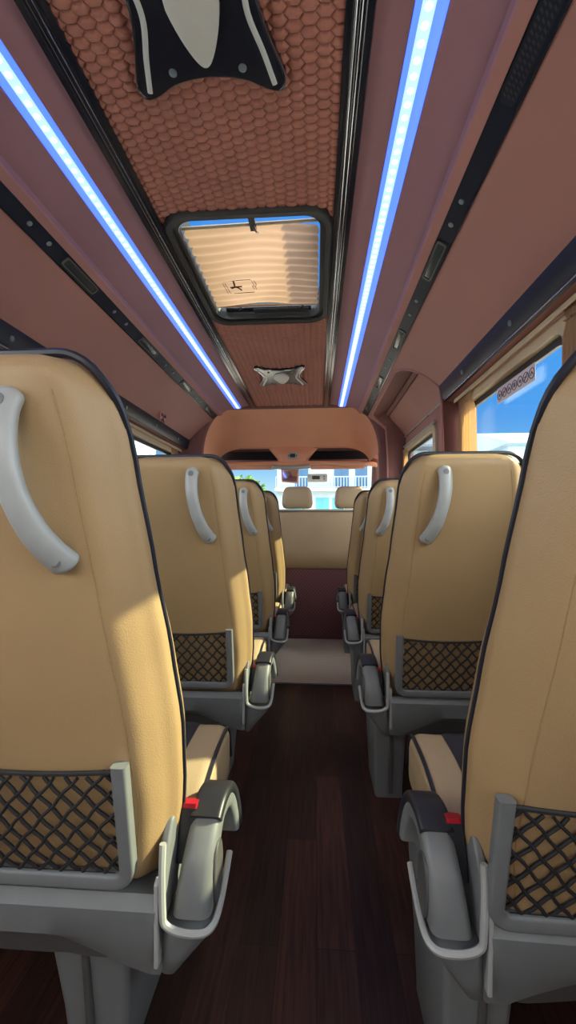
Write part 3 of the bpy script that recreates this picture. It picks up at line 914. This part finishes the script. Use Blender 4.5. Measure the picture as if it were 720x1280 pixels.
    bm = bmesh.new(); prism(bm, [(yA+.052+.034*math.cos(2*PI*k/28)*.8, .368+.048*math.sin(2*PI*k/28)) for k in range(28)], 'x', s*.156, s*.166); obj('hinge_disc', bm, 'plastic_dark', arm, bevel=.003)
    # belt buckle
    bm = bmesh.new(); rsweep(bm, [(s*.214, yb0+.046, .375), (s*.212, yb0+.056, .425), (s*.211, yb0+.062, .452)], .028, .020, (1, 0, 0), .2); bk = obj('belt_buckle', bm, 'black', root, angle=35)
    bm = bmesh.new(); rsweep(bm, [(s*.211, yb0+.0615, .448), (s*.2105, yb0+.063, .460)], .025, .018, (1, 0, 0), .2); obj('release_button', bm, 'red', bk, angle=35)
    # pedestal legs
    def leg(x0, x1, xb0, xb1):
        bm = bmesh.new(); rings = []
        for z, q in ((.290, 0), (.24, .08), (.12, .55), (.02, .95), (.0, 1)):
            xa_, xb_ = lerp(x0, xb0, q), lerp(x1, xb1, q)
            wob = .06*math.sin(min(1, q)*PI/2)
            rings.append([(s*a, b, z) for a, b in rrect(xa_, xb_, yb0+.03+wob*.4, yb0+.30-wob, .012, 3)])
        loft(bm, rings); lg = obj('leg', bm, 'plastic', root, angle=40)
        bm = bmesh.new(); rsweep(bm, [(s*(lerp(x0, x1, .55)), yb0+.030, .285), (s*lerp(xb0, xb1, .55), yb0+.052, .02)], .012, .012, (1, 0, 0), .3); obj('leg_rib', bm, 'plastic_dark', lg)
    if double:
        leg(.300, .440, .320, .410); leg(.80, .94, .82, .91)
    else:
        leg(.190, .300, .198, .290); leg(.54, .62, .55, .61)
    return root

rowY = [.462, 1.215, 1.968, 2.72]
rl = ['tan leather passenger seat on the right, nearest the camera and cut by the frame',
      'tan leather passenger seat on the right, second from the camera, below the large window',
      'tan leather passenger seat on the right, third from the camera, before the arched door',
      'tan leather passenger seat on the right, farthest from the camera, mostly hidden, beside the mat']
ll = ['tan leather passenger seat on the left, nearest the camera, sun on its lower edge',
      'tan leather passenger seat on the left, second from the camera, with sunlit armrest',
      'tan leather passenger seat on the left, third from the camera, mostly in shade',
      'tan leather passenger seat on the left, farthest from the camera, beside the front bench']
tweaks = []
for s, labs, dbl in ((1, rl, False), (-1, ll, True)):
    proto = build_seat(s, dbl, labs[0])
    for k, y in enumerate(rowY):
        o = proto if k == 0 else copy_tree(proto)
        if k >= 2 or (k == 0 and s == 1): tweaks.append((o, s*(.025 if k == 0 else -.024)))
        o.location = (0, y, 0); o['label'] = labs[k]; o['group'] = 'tan leather seats on the %s of the aisle' % ('right' if s == 1 else 'left')

for o, dx in tweaks:
    for ch in o.children:
        if ch.name.startswith('grab_handle'): ch.location.x += dx
for o in [q for q in COL.objects if q.name.split('.')[0] in ('passenger_seat', 'double_passenger_seat')]:
    right = o.name.startswith('passenger'); first = o.location.y < .6
    for ch in o.children:
        kind = ch.name.split('.')[0]
        if right and kind in ('net_frame', 'pocket_net'):
            ch.location.x += -.036 if first else -.018; ch.location.z += -.022 if first else -.010; ch.location.y += .005 if first else .002
        if not first and kind == 'belt_buckle': ch.location.z -= .028
        if first and not right and kind == 'backrest': ch.location.z += .012
        if right and first and kind == 'backrest': ch.scale.z = 1.055; ch.location.z = -.041; ch.location.x = .004
    if right and first: o.rotation_euler.y = .020
# front bench with two headrests ------------------------------------------------------------------
t = thing('front_bench', 'tan front bench seat with two headrests and dark red lower back', 'bench seat', (.10, 3.30, 0))
bx0, bx1 = -.415, .42
rings = []
for z, f, lean in ((.55, .7, 0), (.565, 1, 0), (.70, 1, .01), (.90, 1, .03), (.985, 1, .04), (1.012, .9, .043), (1.026, .65, .046), (1.030, .3, .048)):
    rings.append([(a, b+lean, z) for a, b in rrect(bx0+.02*(1-f), bx1-.02*(1-f), .065-.06*f, .065+.06*f, .05*f*.9, 5)])
bm = bmesh.new(); loft(bm, rings); b = obj('backrest', bm, 'leather_front', t, angle=60)
bm = bmesh.new(); tube(bm, [(bx0+.03, .012, .55), (bx1-.03, .012, .55)], .005, 6); obj('piping', bm, 'piping', b)
bm = bmesh.new(); tube(bm, [(bx0+.02, .05, 1.010), (bx1-.02, .05, 1.010)], .003, 6); obj('piping', bm, 'piping', b)
for hx in (-.252, .175):
    rings = []
    for z, w, d in ((1.035, .095, .03), (1.045, .115, .042), (1.075, .125, .05), (1.13, .122, .05), (1.185, .112, .045), (1.205, .098, .036), (1.214, .075, .02)):
        rings.append([(hx+a, .10+b_, z) for a, b_ in rrect(-w, w, -d, d, min(.035, d*.8), 5)])
    bm = bmesh.new(); loft(bm, rings); hr = obj('headrest', bm, 'leather_front', t, angle=60)
    for dx in (-.05, .05):
        bm = bmesh.new(); tube(bm, [(hx+dx, .10, 1.0), (hx+dx, .10, 1.05)], .007, 8); obj('headrest_post', bm, 'chrome', hr)
bm = bmesh.new(); box(bm, bx0+.005, bx1-.005, .0, .03, 0.012, .553); obj('lower_panel', bm, 'studs', t, smooth=False)
bm = bmesh.new(); box(bm, bx0, bx1, .03, .55, .0, .44); obj('seat_box', bm, 'black', t, bevel=.02)
# driver seat beyond
t = thing('driver_seat', 'driver seat with dark headrest beyond the left row', 'seat', (-.80, 3.62, 0))
rings = []
for z, w, d in ((.35, .2, .05), (.45, .24, .07), (.75, .25, .07), (.95, .22, .06), (1.0, .18, .04), (1.01, .12, .02)):
    rings.append([(a, b_, z) for a, b_ in rrect(-w, w, -d, d, .03*min(1, d/.05), 5)])
bm = bmesh.new(); loft(bm, rings); obj('backrest', bm, 'insert', t, angle=60)
rings = []
for z, w, d in ((1.02, .09, .03), (1.04, .12, .045), (1.11, .13, .05), (1.17, .12, .045), (1.2, .09, .03)):
    rings.append([(a, b_, z) for a, b_ in rrect(-w, w, -d, d, .028, 5)])
bm = bmesh.new(); loft(bm, rings); hr = obj('headrest', bm, 'insert', t, angle=60)
for dx in (-.05, .05):
    bm = bmesh.new(); tube(bm, [(dx, 0, .99), (dx, 0, 1.05)], .007, 8); obj('headrest_post', bm, 'chrome', hr)
bm = bmesh.new(); box(bm, -.24, .24, .0, .5, .0, .45); obj('seat_box', bm, 'black', t, bevel=.03)

# mat -----------------------------------------------------------------------------------------------
bm = bmesh.new()
mo = rrect(-.405, .255, 2.40, 3.295, .035, 6)
loft(bm, [[(x, y, .0005) for x, y in mo], [(x, y, .007) for x, y in mo], [(XC*.3+(x-XC*.3)*.99, 2.85+(y-2.85)*.99, .0105) for x, y in mo]])
t = thing('floor_mat', 'cream ribbed mat on the floor in front of the dark red panel', 'mat', (0, 0, 0))
obj('mat_body', bm, 'mat', t, angle=30)
bm = bmesh.new(); tube(bm, [(x, y, .004) for x, y in mo], .0045, 6, closed=True); obj('bound_edge', bm, 'plastic', t)

# ------------------------------------------------------------------ bulkhead and cab
# bulkhead ring at the front of the passenger space
AX = .745
def arch_pts(half, zt, zlow, r=.30, n=12):
    pts = [(-half, zlow), (-half, 1.0), (-half, 1.35), (-half, 1.50)]
    for k in range(1, n+1):
        a = PI/2*k/n
        pts.append((-half+.235*(1-math.cos(a)), 1.50+(zt-1.50)*math.sin(a)))
    return pts+[(-x, z) for x, z in reversed(pts)]
inner = [(XC+x, z) for x, z in arch_pts(AX, 1.893, 0)]
outer = [(XC+x*(1.02/AX) if abs(x) > .3 else XC+x*1.35, min(2.0, z+.12) if z > .1 else 0) for x, z in arch_pts(AX, 1.893, 0)]
bm = bmesh.new()
loft(bm, [[(x, Y1+.06, z) for x, z in inner], [(x, Y1+.004, z) for x, z in inner], [(x, Y1-.004, z+.006) for x, z in [(XC+(x-XC)*1.01, z) for x, z in inner]], [(x, Y1-.002, z) for x, z in outer]], closed=False)
struct('wall_front', bm, 'brown_dk', angle=50)
# cab headliner: swells forward and down to the overhead shelf
FX = 4.02
rows = []
A = [(XC+x, z) for x, z in arch_pts(AX, 1.893, 1.50) if z >= 1.499]
nA = len(A)
def cab_row(q):
    out = []
    for x, z in A:
        zt = lerp(1.893, 1.640, q**1.5) if q < 1 else 1.640
        zz = 1.50+(z-1.50)*(zt-1.50)/(1.893-1.50)
        out.append((XC+(x-XC)*lerp(1, .98, q), Y1+.05+(FX-Y1-.05)*q, zz))
    return out
bm = bmesh.new(); loft(bm, [cab_row(k/10) for k in range(11)], closed=False)
struct('ceiling_cab', bm, 'cab', angle=60)
# overhead shelf: recesses left and right of a centre console
bm = bmesh.new()
for x0, x1 in ((XC-.75, XC-.165), (XC+.165, XC+.75)):
    box(bm, x0, x1, FX+.0, FX+.30, 1.50, 1.505); box(bm, x0, x1, FX+.28, FX+.30, 1.50, 1.66); box(bm, x0, x1, FX-.01, FX+.30, 1.645, 1.66)
struct('trim_30', bm, 'brown_dk', smooth=False)
bm = bmesh.new()
rsweep(bm, smoothpath([(XC-.78, FX+.02, 1.46), (XC-.75, FX-.0, 1.485), (XC-.3, FX-.02, 1.490), (XC+.3, FX-.02, 1.490), (XC+.75, FX, 1.485), (XC+.78, FX+.02, 1.46)], 6), .05, .045, (0, 1, 0), .4)
struct('trim_31', bm, 'cab')
# centre console
rings = []
for q in range(9):
    f = q/8
    z = lerp(1.655, 1.462, f); hw = lerp(.25, .150, min(1, f*1.6))+(.03*max(0, f-.7)/.3)
    yy = FX-.035*math.sin(f*PI*.9)-.02
    rings.append([(XC+hw*c, yy+(.06 if abs(c) == 1 else (.012 if abs(c) > .7 else 0)), z) for c in (-1, -.85, -.5, 0, .5, .85, 1)])
bm = bmesh.new(); loft(bm, rings, closed=False); struct('trim_32', bm, 'cab')
t = thing('map_light', 'small grey map light with dark lens on the overhead console', 'map light', (XC+.0, FX-.058, 1.560))
bm = bmesh.new(); prism(bm, rrect(-.048, .048, -.032, .032, .012), 'y', -.012, .01); obj('bezel', bm, 'plastic_light', t, bevel=.003)
bm = bmesh.new(); prism(bm, rrect(-.026, .026, -.018, .018, .008), 'y', -.016, -.008); obj('lens', bm, 'display', t, bevel=.002)
for dx in (-.037, .037):
    bm = bmesh.new(); disc(bm, (dx, -.012, 0), .007, .003); obj('switch', bm, 'plastic_dark', t)
# visors
for s, lab in ((-1, 'folded terracotta sun visor at the top of the windscreen on the left'), (1, 'folded terracotta sun visor at the top of the windscreen on the right')):
    t = thing('sun_visor', lab, 'sun visor', (XC+s*.43, FX-.005, 1.460))
    bm = bmesh.new(); prism(bm, rrect(-.26, .26, -.025, .012, .015), 'y', -.012, .012); obj('visor_pad', bm, 'cab', t, bevel=.005)
    bm = bmesh.new(); tube(bm, [(-s*.20, 0, .010), (-s*.20, .0, .035)], .006, 8); obj('visor_clip', bm, 'plastic_dark', t)
# light console edge + rear-view mirror
t = thing('rear_view_mirror', 'rear view mirror under the overhead console in a pale housing', 'mirror', (XC-.035, FX-.06, 1.43))
bm = bmesh.new(); rsweep(bm, smoothpath([(-.17, .02, .028), (-.10, 0, .018), (0, -.008, .014), (.12, 0, .018), (.20, .02, .030)], 5), .045, .035, (0, 1, 0), .4); obj('housing', bm, 'plastic_light', t)
bm = bmesh.new(); prism(bm, [(-.075, .005), (.095, .005), (.088, -.135), (-.070, -.120)], 'y', -.012, .012); m_ = obj('mirror_case', bm, 'cab', t, bevel=.008)
bm = bmesh.new(); prism(bm, [(-.060, -.008), (.080, -.008), (.074, -.120), (-.056, -.108)], 'y', -.0145, -.011); obj('mirror_glass', bm, 'mirror', m_, smooth=False)
# white toll box
t = thing('toll_box', 'small white toll box with dark display on the windscreen', 'toll box', (.01, 4.365, 1.345))
bm = bmesh.new(); prism(bm, rrect(-.10, .11, 0, .085, .012), 'y', -.02, .02); obj('case', bm, 'white', t, bevel=.005)
bm = bmesh.new(); prism(bm, rrect(-.05, .03, .026, .062, .004), 'y', -.022, -.018); obj('display', bm, 'display', t, smooth=False)
for z in (.03, .055):
    bm = bmesh.new(); disc(bm, (.075, -.02, z), .008, .003); obj('button', bm, 'screw', t)

# windscreen, cab sides, dashboard
bm = bmesh.new(); loft(bm, [[(XC-.86, 4.17, 1.53), (XC+.86, 4.17, 1.53)], [(XC-.92, 4.95, .86), (XC+.92, 4.95, .86)]], closed=False)
struct('window_20', bm, 'glass')
for s, nm in sides:
    bm = bmesh.new(); tube(bm, [(XC+s*.80, FX-.05, 1.56), (XC+s*.83, 4.2, 1.48), (XC+s*.90, 4.95, .86)], .05, 10, flat=.8); struct('trim_%d' % (33+(s > 0)), bm, 'brown_dk')
    bm = bmesh.new()   # door lining with side window opening
    xa, xb = sorted((XC+s*.93, XC+s*.98))
    for a, b_, z0, z1 in ((Y1, 3.62, 0, 1.55), (4.72, 5.0, 0, 1.0), (3.6, 4.74, 0, .92), (3.5, 4.25, 1.45, 1.6)):
        box(bm, xa, xb, a, b_, z0, z1)
    struct('wall_cab_'+nm, bm, 'brown_dk', smooth=False)
    bm = bmesh.new(); box(bm, xa+.02, xb-.02, 3.6, 4.74, .9, 1.47); struct('window_%d' % (21+(s > 0)), bm, 'glass', smooth=False)
t = thing('dashboard', 'dark dashboard under the windscreen beyond the front seats', 'dashboard', (XC, 4.55, 0))
bm = bmesh.new(); prism(bm, [(-.25, 0), (-.25, .70), (-.12, .86), (.1, .90), (.40, .86), (.40, 0)], 'x', -.92, .92); obj('dash_body', bm, 'plastic_dark', t, bevel=.02)
bm = bmesh.new(); tube(bm, [(-.45+.19*math.cos(2*PI*k/32), -.36+.10*math.sin(2*PI*k/32), .80+.16*math.sin(2*PI*k/32)) for k in range(32)], .014, 10, closed=True); sw = obj('steering_wheel', bm, 'black', t)
bm = bmesh.new(); rsweep(bm, [(-.45, -.36, .80), (-.45, -.2, .74)], .07, .07, (1, 0, 0), .3)
rsweep(bm, [(-.63, -.36, .80), (-.27, -.36, .80)], .03, .02, (0, 1, 0), .3); obj('wheel_hub', bm, 'black', sw)

# roof skin and rear frame (keep daylight out where the van has no glass)
bm = bmesh.new()
zz = 2.02
for (x0, x1, y0, y1) in ((XC-1.0, HX0-.03, Y0, Y1+.1), (HX1+.03, XC+1.0, Y0, Y1+.1), (HX0-.03, HX1+.03, Y0, HY0-.03), (HX0-.03, HX1+.03, HY1+.03, Y1+.1)):
    box(bm, x0, x1, y0, y1, zz, zz+.02)
struct('ceiling_roof_skin', bm, 'black', smooth=False)
bm = bmesh.new()
loft(bm, [[(XC-1.0, Y1, 2.04), (XC+1.0, Y1, 2.04)], [(XC-.95, FX, 1.80), (XC+.95, FX, 1.80)], [(XC-.88, FX+.32, 1.54), (XC+.88, FX+.32, 1.54)]], closed=False)
struct('ceiling_cab_skin', bm, 'black')
for s, nm in sides:
    bm = bmesh.new(); loft(bm, [[(XC+s*.99, y, 1.50) for y in (Y0, Y1)], [(XC+s*.99, y, 1.66) for y in (Y0, Y1)], [(XC+s*.99, y, 2.04) for y in (Y0, Y1)]], closed=False)
    struct('wall_%s_skin' % nm, bm, 'black')
bm = bmesh.new()
xl, xr = XC-1.0, XC+1.0
for x0, x1, z0, z1 in ((xl, XC-.70, 0, 2.04), (XC+.70, xr, 0, 2.04), (XC-.06, XC+.06, 1.2, 1.62), (XC-.70, XC+.70, 1.62, 2.04), (XC-.70, XC+.70, 0, 1.22)):
    box(bm, x0, x1, Y0-.03, Y0, z0, z1)
struct('wall_back', bm, 'brown', smooth=False)

# ------------------------------------------------------------------ outside
bm = bmesh.new(); box(bm, -80, 80, -80, 120, -.75, -.65); struct('ground', bm, 'ground', smooth=False)
def window_bm(): pass
def house(name, label, x0, x1, y, d, z_slab, h2, doors_hi, doors_lo, eave=.8, wm='house', rm='roof'):
    t = thing(name, label, 'house', ((x0+x1)/2, y, -.65))
    cx = (x0+x1)/2; L = lambda x: x-cx; Z = lambda z: z+.65
    bm = bmesh.new(); box(bm, L(x0), L(x1), 0, d, 0, Z(h2)); obj('wall', bm, wm, t, smooth=False)
    bm = bmesh.new(); box(bm, L(x0)-.1, L(x1)+.1, -1.1, .05, Z(z_slab)-.18, Z(z_slab)); obj('balcony_slab', bm, 'slab', t, smooth=False)
    bm = bmesh.new()
    k = x0
    while k <= x1: box(bm, L(k)-.025, L(k)+.025, -1.08, -1.03, Z(z_slab), Z(z_slab)+.85); k += .22
    box(bm, L(x0), L(x1), -1.1, -1.01, Z(z_slab)+.82, Z(z_slab)+.9); box(bm, L(x0), L(x1), -1.1, -1.01, Z(z_slab)+.06, Z(z_slab)+.12)
    obj('balcony_railing', bm, 'railing', t, smooth=False)
    for a, b_, m_ in doors_hi:
        bm = bmesh.new(); box(bm, L(a), L(b_), -.06, .02, Z(z_slab)+.02, Z(z_slab)+2.1); box(bm, L((a+b_)/2)-.03, L((a+b_)/2)+.03, -.09, 0, Z(z_slab)+.02, Z(z_slab)+2.1); obj('balcony_door', bm, m_, t, smooth=False)
    for a, b_, m_ in doors_lo:
        bm = bmesh.new(); box(bm, L(a), L(b_), -.06, .02, .1, Z(z_slab)-.65); box(bm, L((a+b_)/2)-.03, L((a+b_)/2)+.03, -.09, 0, .1, Z(z_slab)-.65); obj('door', bm, m_, t, smooth=False)
    bm = bmesh.new(); prism(bm, [(-eave-1, Z(h2)), (-eave-1, Z(h2)+.15), (d/2, Z(h2)+d*.22), (d+eave, Z(h2)+.15), (d+eave, Z(h2))], 'x', L(x0)-eave, L(x1)+eave); obj('roof', bm, rm, t, smooth=False)
    return t
house('town_house', 'pale blue house with balcony seen through the windscreen', -3.0, 8.5, 32, 9, 3.40, 6.3,
      [(1.4, 2.5, 'house_dk'), (3.0, 3.9, 'house_dk'), (-1.6, -.6, 'house_dk')], [(0.0, 1.0, 'house_lt'), (1.25, 2.2, 'house_lt'), (3.2, 4.1, 'house_lt'), (-2.2, -1.2, 'house_lt')])
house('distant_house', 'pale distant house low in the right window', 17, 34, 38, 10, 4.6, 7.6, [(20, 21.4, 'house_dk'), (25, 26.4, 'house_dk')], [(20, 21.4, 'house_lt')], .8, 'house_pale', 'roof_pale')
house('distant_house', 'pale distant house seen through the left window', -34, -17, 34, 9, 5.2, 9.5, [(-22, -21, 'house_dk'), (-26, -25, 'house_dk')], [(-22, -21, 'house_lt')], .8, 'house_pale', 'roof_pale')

def tree(x, y, h, r, label, n=700):
    t = thing('tree', label, 'tree', (x, y, -.65))
    bm = bmesh.new(); tube(bm, smoothpath([(0, 0, 0), (.05, 0, h*.4), (-.05, .05, h*.75)], 4), [.16]*9 if False else .14, 8); obj('trunk', bm, 'bark', t)
    bm = bmesh.new(); rnd = random.Random(int(x*10+y))
    for i in range(n):
        a, b_ = rnd.uniform(0, 2*PI), math.acos(rnd.uniform(-1, 1)); q = rnd.uniform(.55, 1)**.5*r
        c = Vector((q*math.sin(b_)*math.cos(a), q*math.sin(b_)*math.sin(a), h*.72+q*.85*math.cos(b_)+.2*math.sin(5*a)))
        nn = Vector((rnd.uniform(-1, 1), rnd.uniform(-1, 1), rnd.uniform(-1, 1))).normalized(); u = nn.orthogonal().normalized()*.22; w = nn.cross(u).normalized()*.13
        vs = [bm.verts.new(c+k) for k in (u, w, -u, -w)]; bm.faces.new(vs)
    obj('crown', bm, 'leaf', t, smooth=False)
tree(-5.2, 30, 4.6, 1.7, 'green leafy tree seen through the left half of the windscreen')

# ------------------------------------------------------------------ light
w = bpy.data.worlds.new('sky'); SC.world = w; w.use_nodes = True
nt = w.node_tree; bg = nt.nodes['Background']
tc = nt.nodes.new('ShaderNodeTexCoord'); sx = nt.nodes.new('ShaderNodeSeparateXYZ'); nt.links.new(tc.outputs['Generated'], sx.inputs[0])
ramp = nt.nodes.new('ShaderNodeValToRGB'); cr = ramp.color_ramp
cr.elements[0].position = .0; cr.elements[0].color = (.55, .85, 1.0, 1)
cr.elements[1].position = 1; cr.elements[1].color = (.05, .20, .62, 1)
for p, c in ((.07, (.62, .90, 1.0, 1)), (.14, (.26, .62, 1.0, 1)), (.22, (.115, .46, 1.0, 1)), (.5, (.075, .37, .95, 1))):
    e = cr.elements.new(p); e.color = c
nt.links.new(sx.outputs['Z'], ramp.inputs['Fac'])
# unseen bright sky added behind and beside the van to light the cabin
mr = nt.nodes.new('ShaderNodeMapRange'); mr.interpolation_type = 'SMOOTHSTEP'
mr.inputs['From Min'].default_value = .45; mr.inputs['From Max'].default_value = -.25; mr.inputs['To Min'].default_value = 0; mr.inputs['To Max'].default_value = 1
nt.links.new(sx.outputs['Y'], mr.inputs['Value'])
cl = nt.nodes.new('ShaderNodeTexNoise'); cl.inputs['Scale'].default_value = 2.5; cl.inputs['Detail'].default_value = 6
nt.links.new(tc.outputs['Generated'], cl.inputs['Vector'])
ma = nt.nodes.new('ShaderNodeMapRange'); ma.inputs['From Min'].default_value = .3; ma.inputs['From Max'].default_value = .6; ma.inputs['To Min'].default_value = .6
nt.links.new(cl.outputs['Fac'], ma.inputs['Value'])
mu = nt.nodes.new('ShaderNodeMath'); mu.operation = 'MULTIPLY'; nt.links.new(mr.outputs[0], mu.inputs[0]); nt.links.new(ma.outputs[0], mu.inputs[1])
FILL_SKY = 9
mx = nt.nodes.new('ShaderNodeMix'); mx.data_type = 'RGBA'; nt.links.new(mu.outputs[0], mx.inputs[0]); nt.links.new(ramp.outputs['Color'], mx.inputs[6])
mx.inputs[7].default_value = (FILL_SKY, FILL_SKY*.93, FILL_SKY*.84, 1)
nt.links.new(mx.outputs[2], bg.inputs['Color']); bg.inputs['Strength'].default_value = 1.0

sd = bpy.data.lights.new('sun', 'SUN'); so = bpy.data.objects.new('sun', sd); COL.objects.link(so)
sd.energy = 14.5; sd.color = (1, .84, .46); sd.angle = math.radians(.8)
so.rotation_euler = Vector((1, .22, .655)).to_track_quat('Z', 'Y').to_euler(); so.location = (6, 3, 6)

SC.view_settings.view_transform = 'Standard'; SC.view_settings.look = 'None'; SC.view_settings.gamma = 1; SC.view_settings.use_curve_mapping = False
SC.view_settings.exposure = 0.0
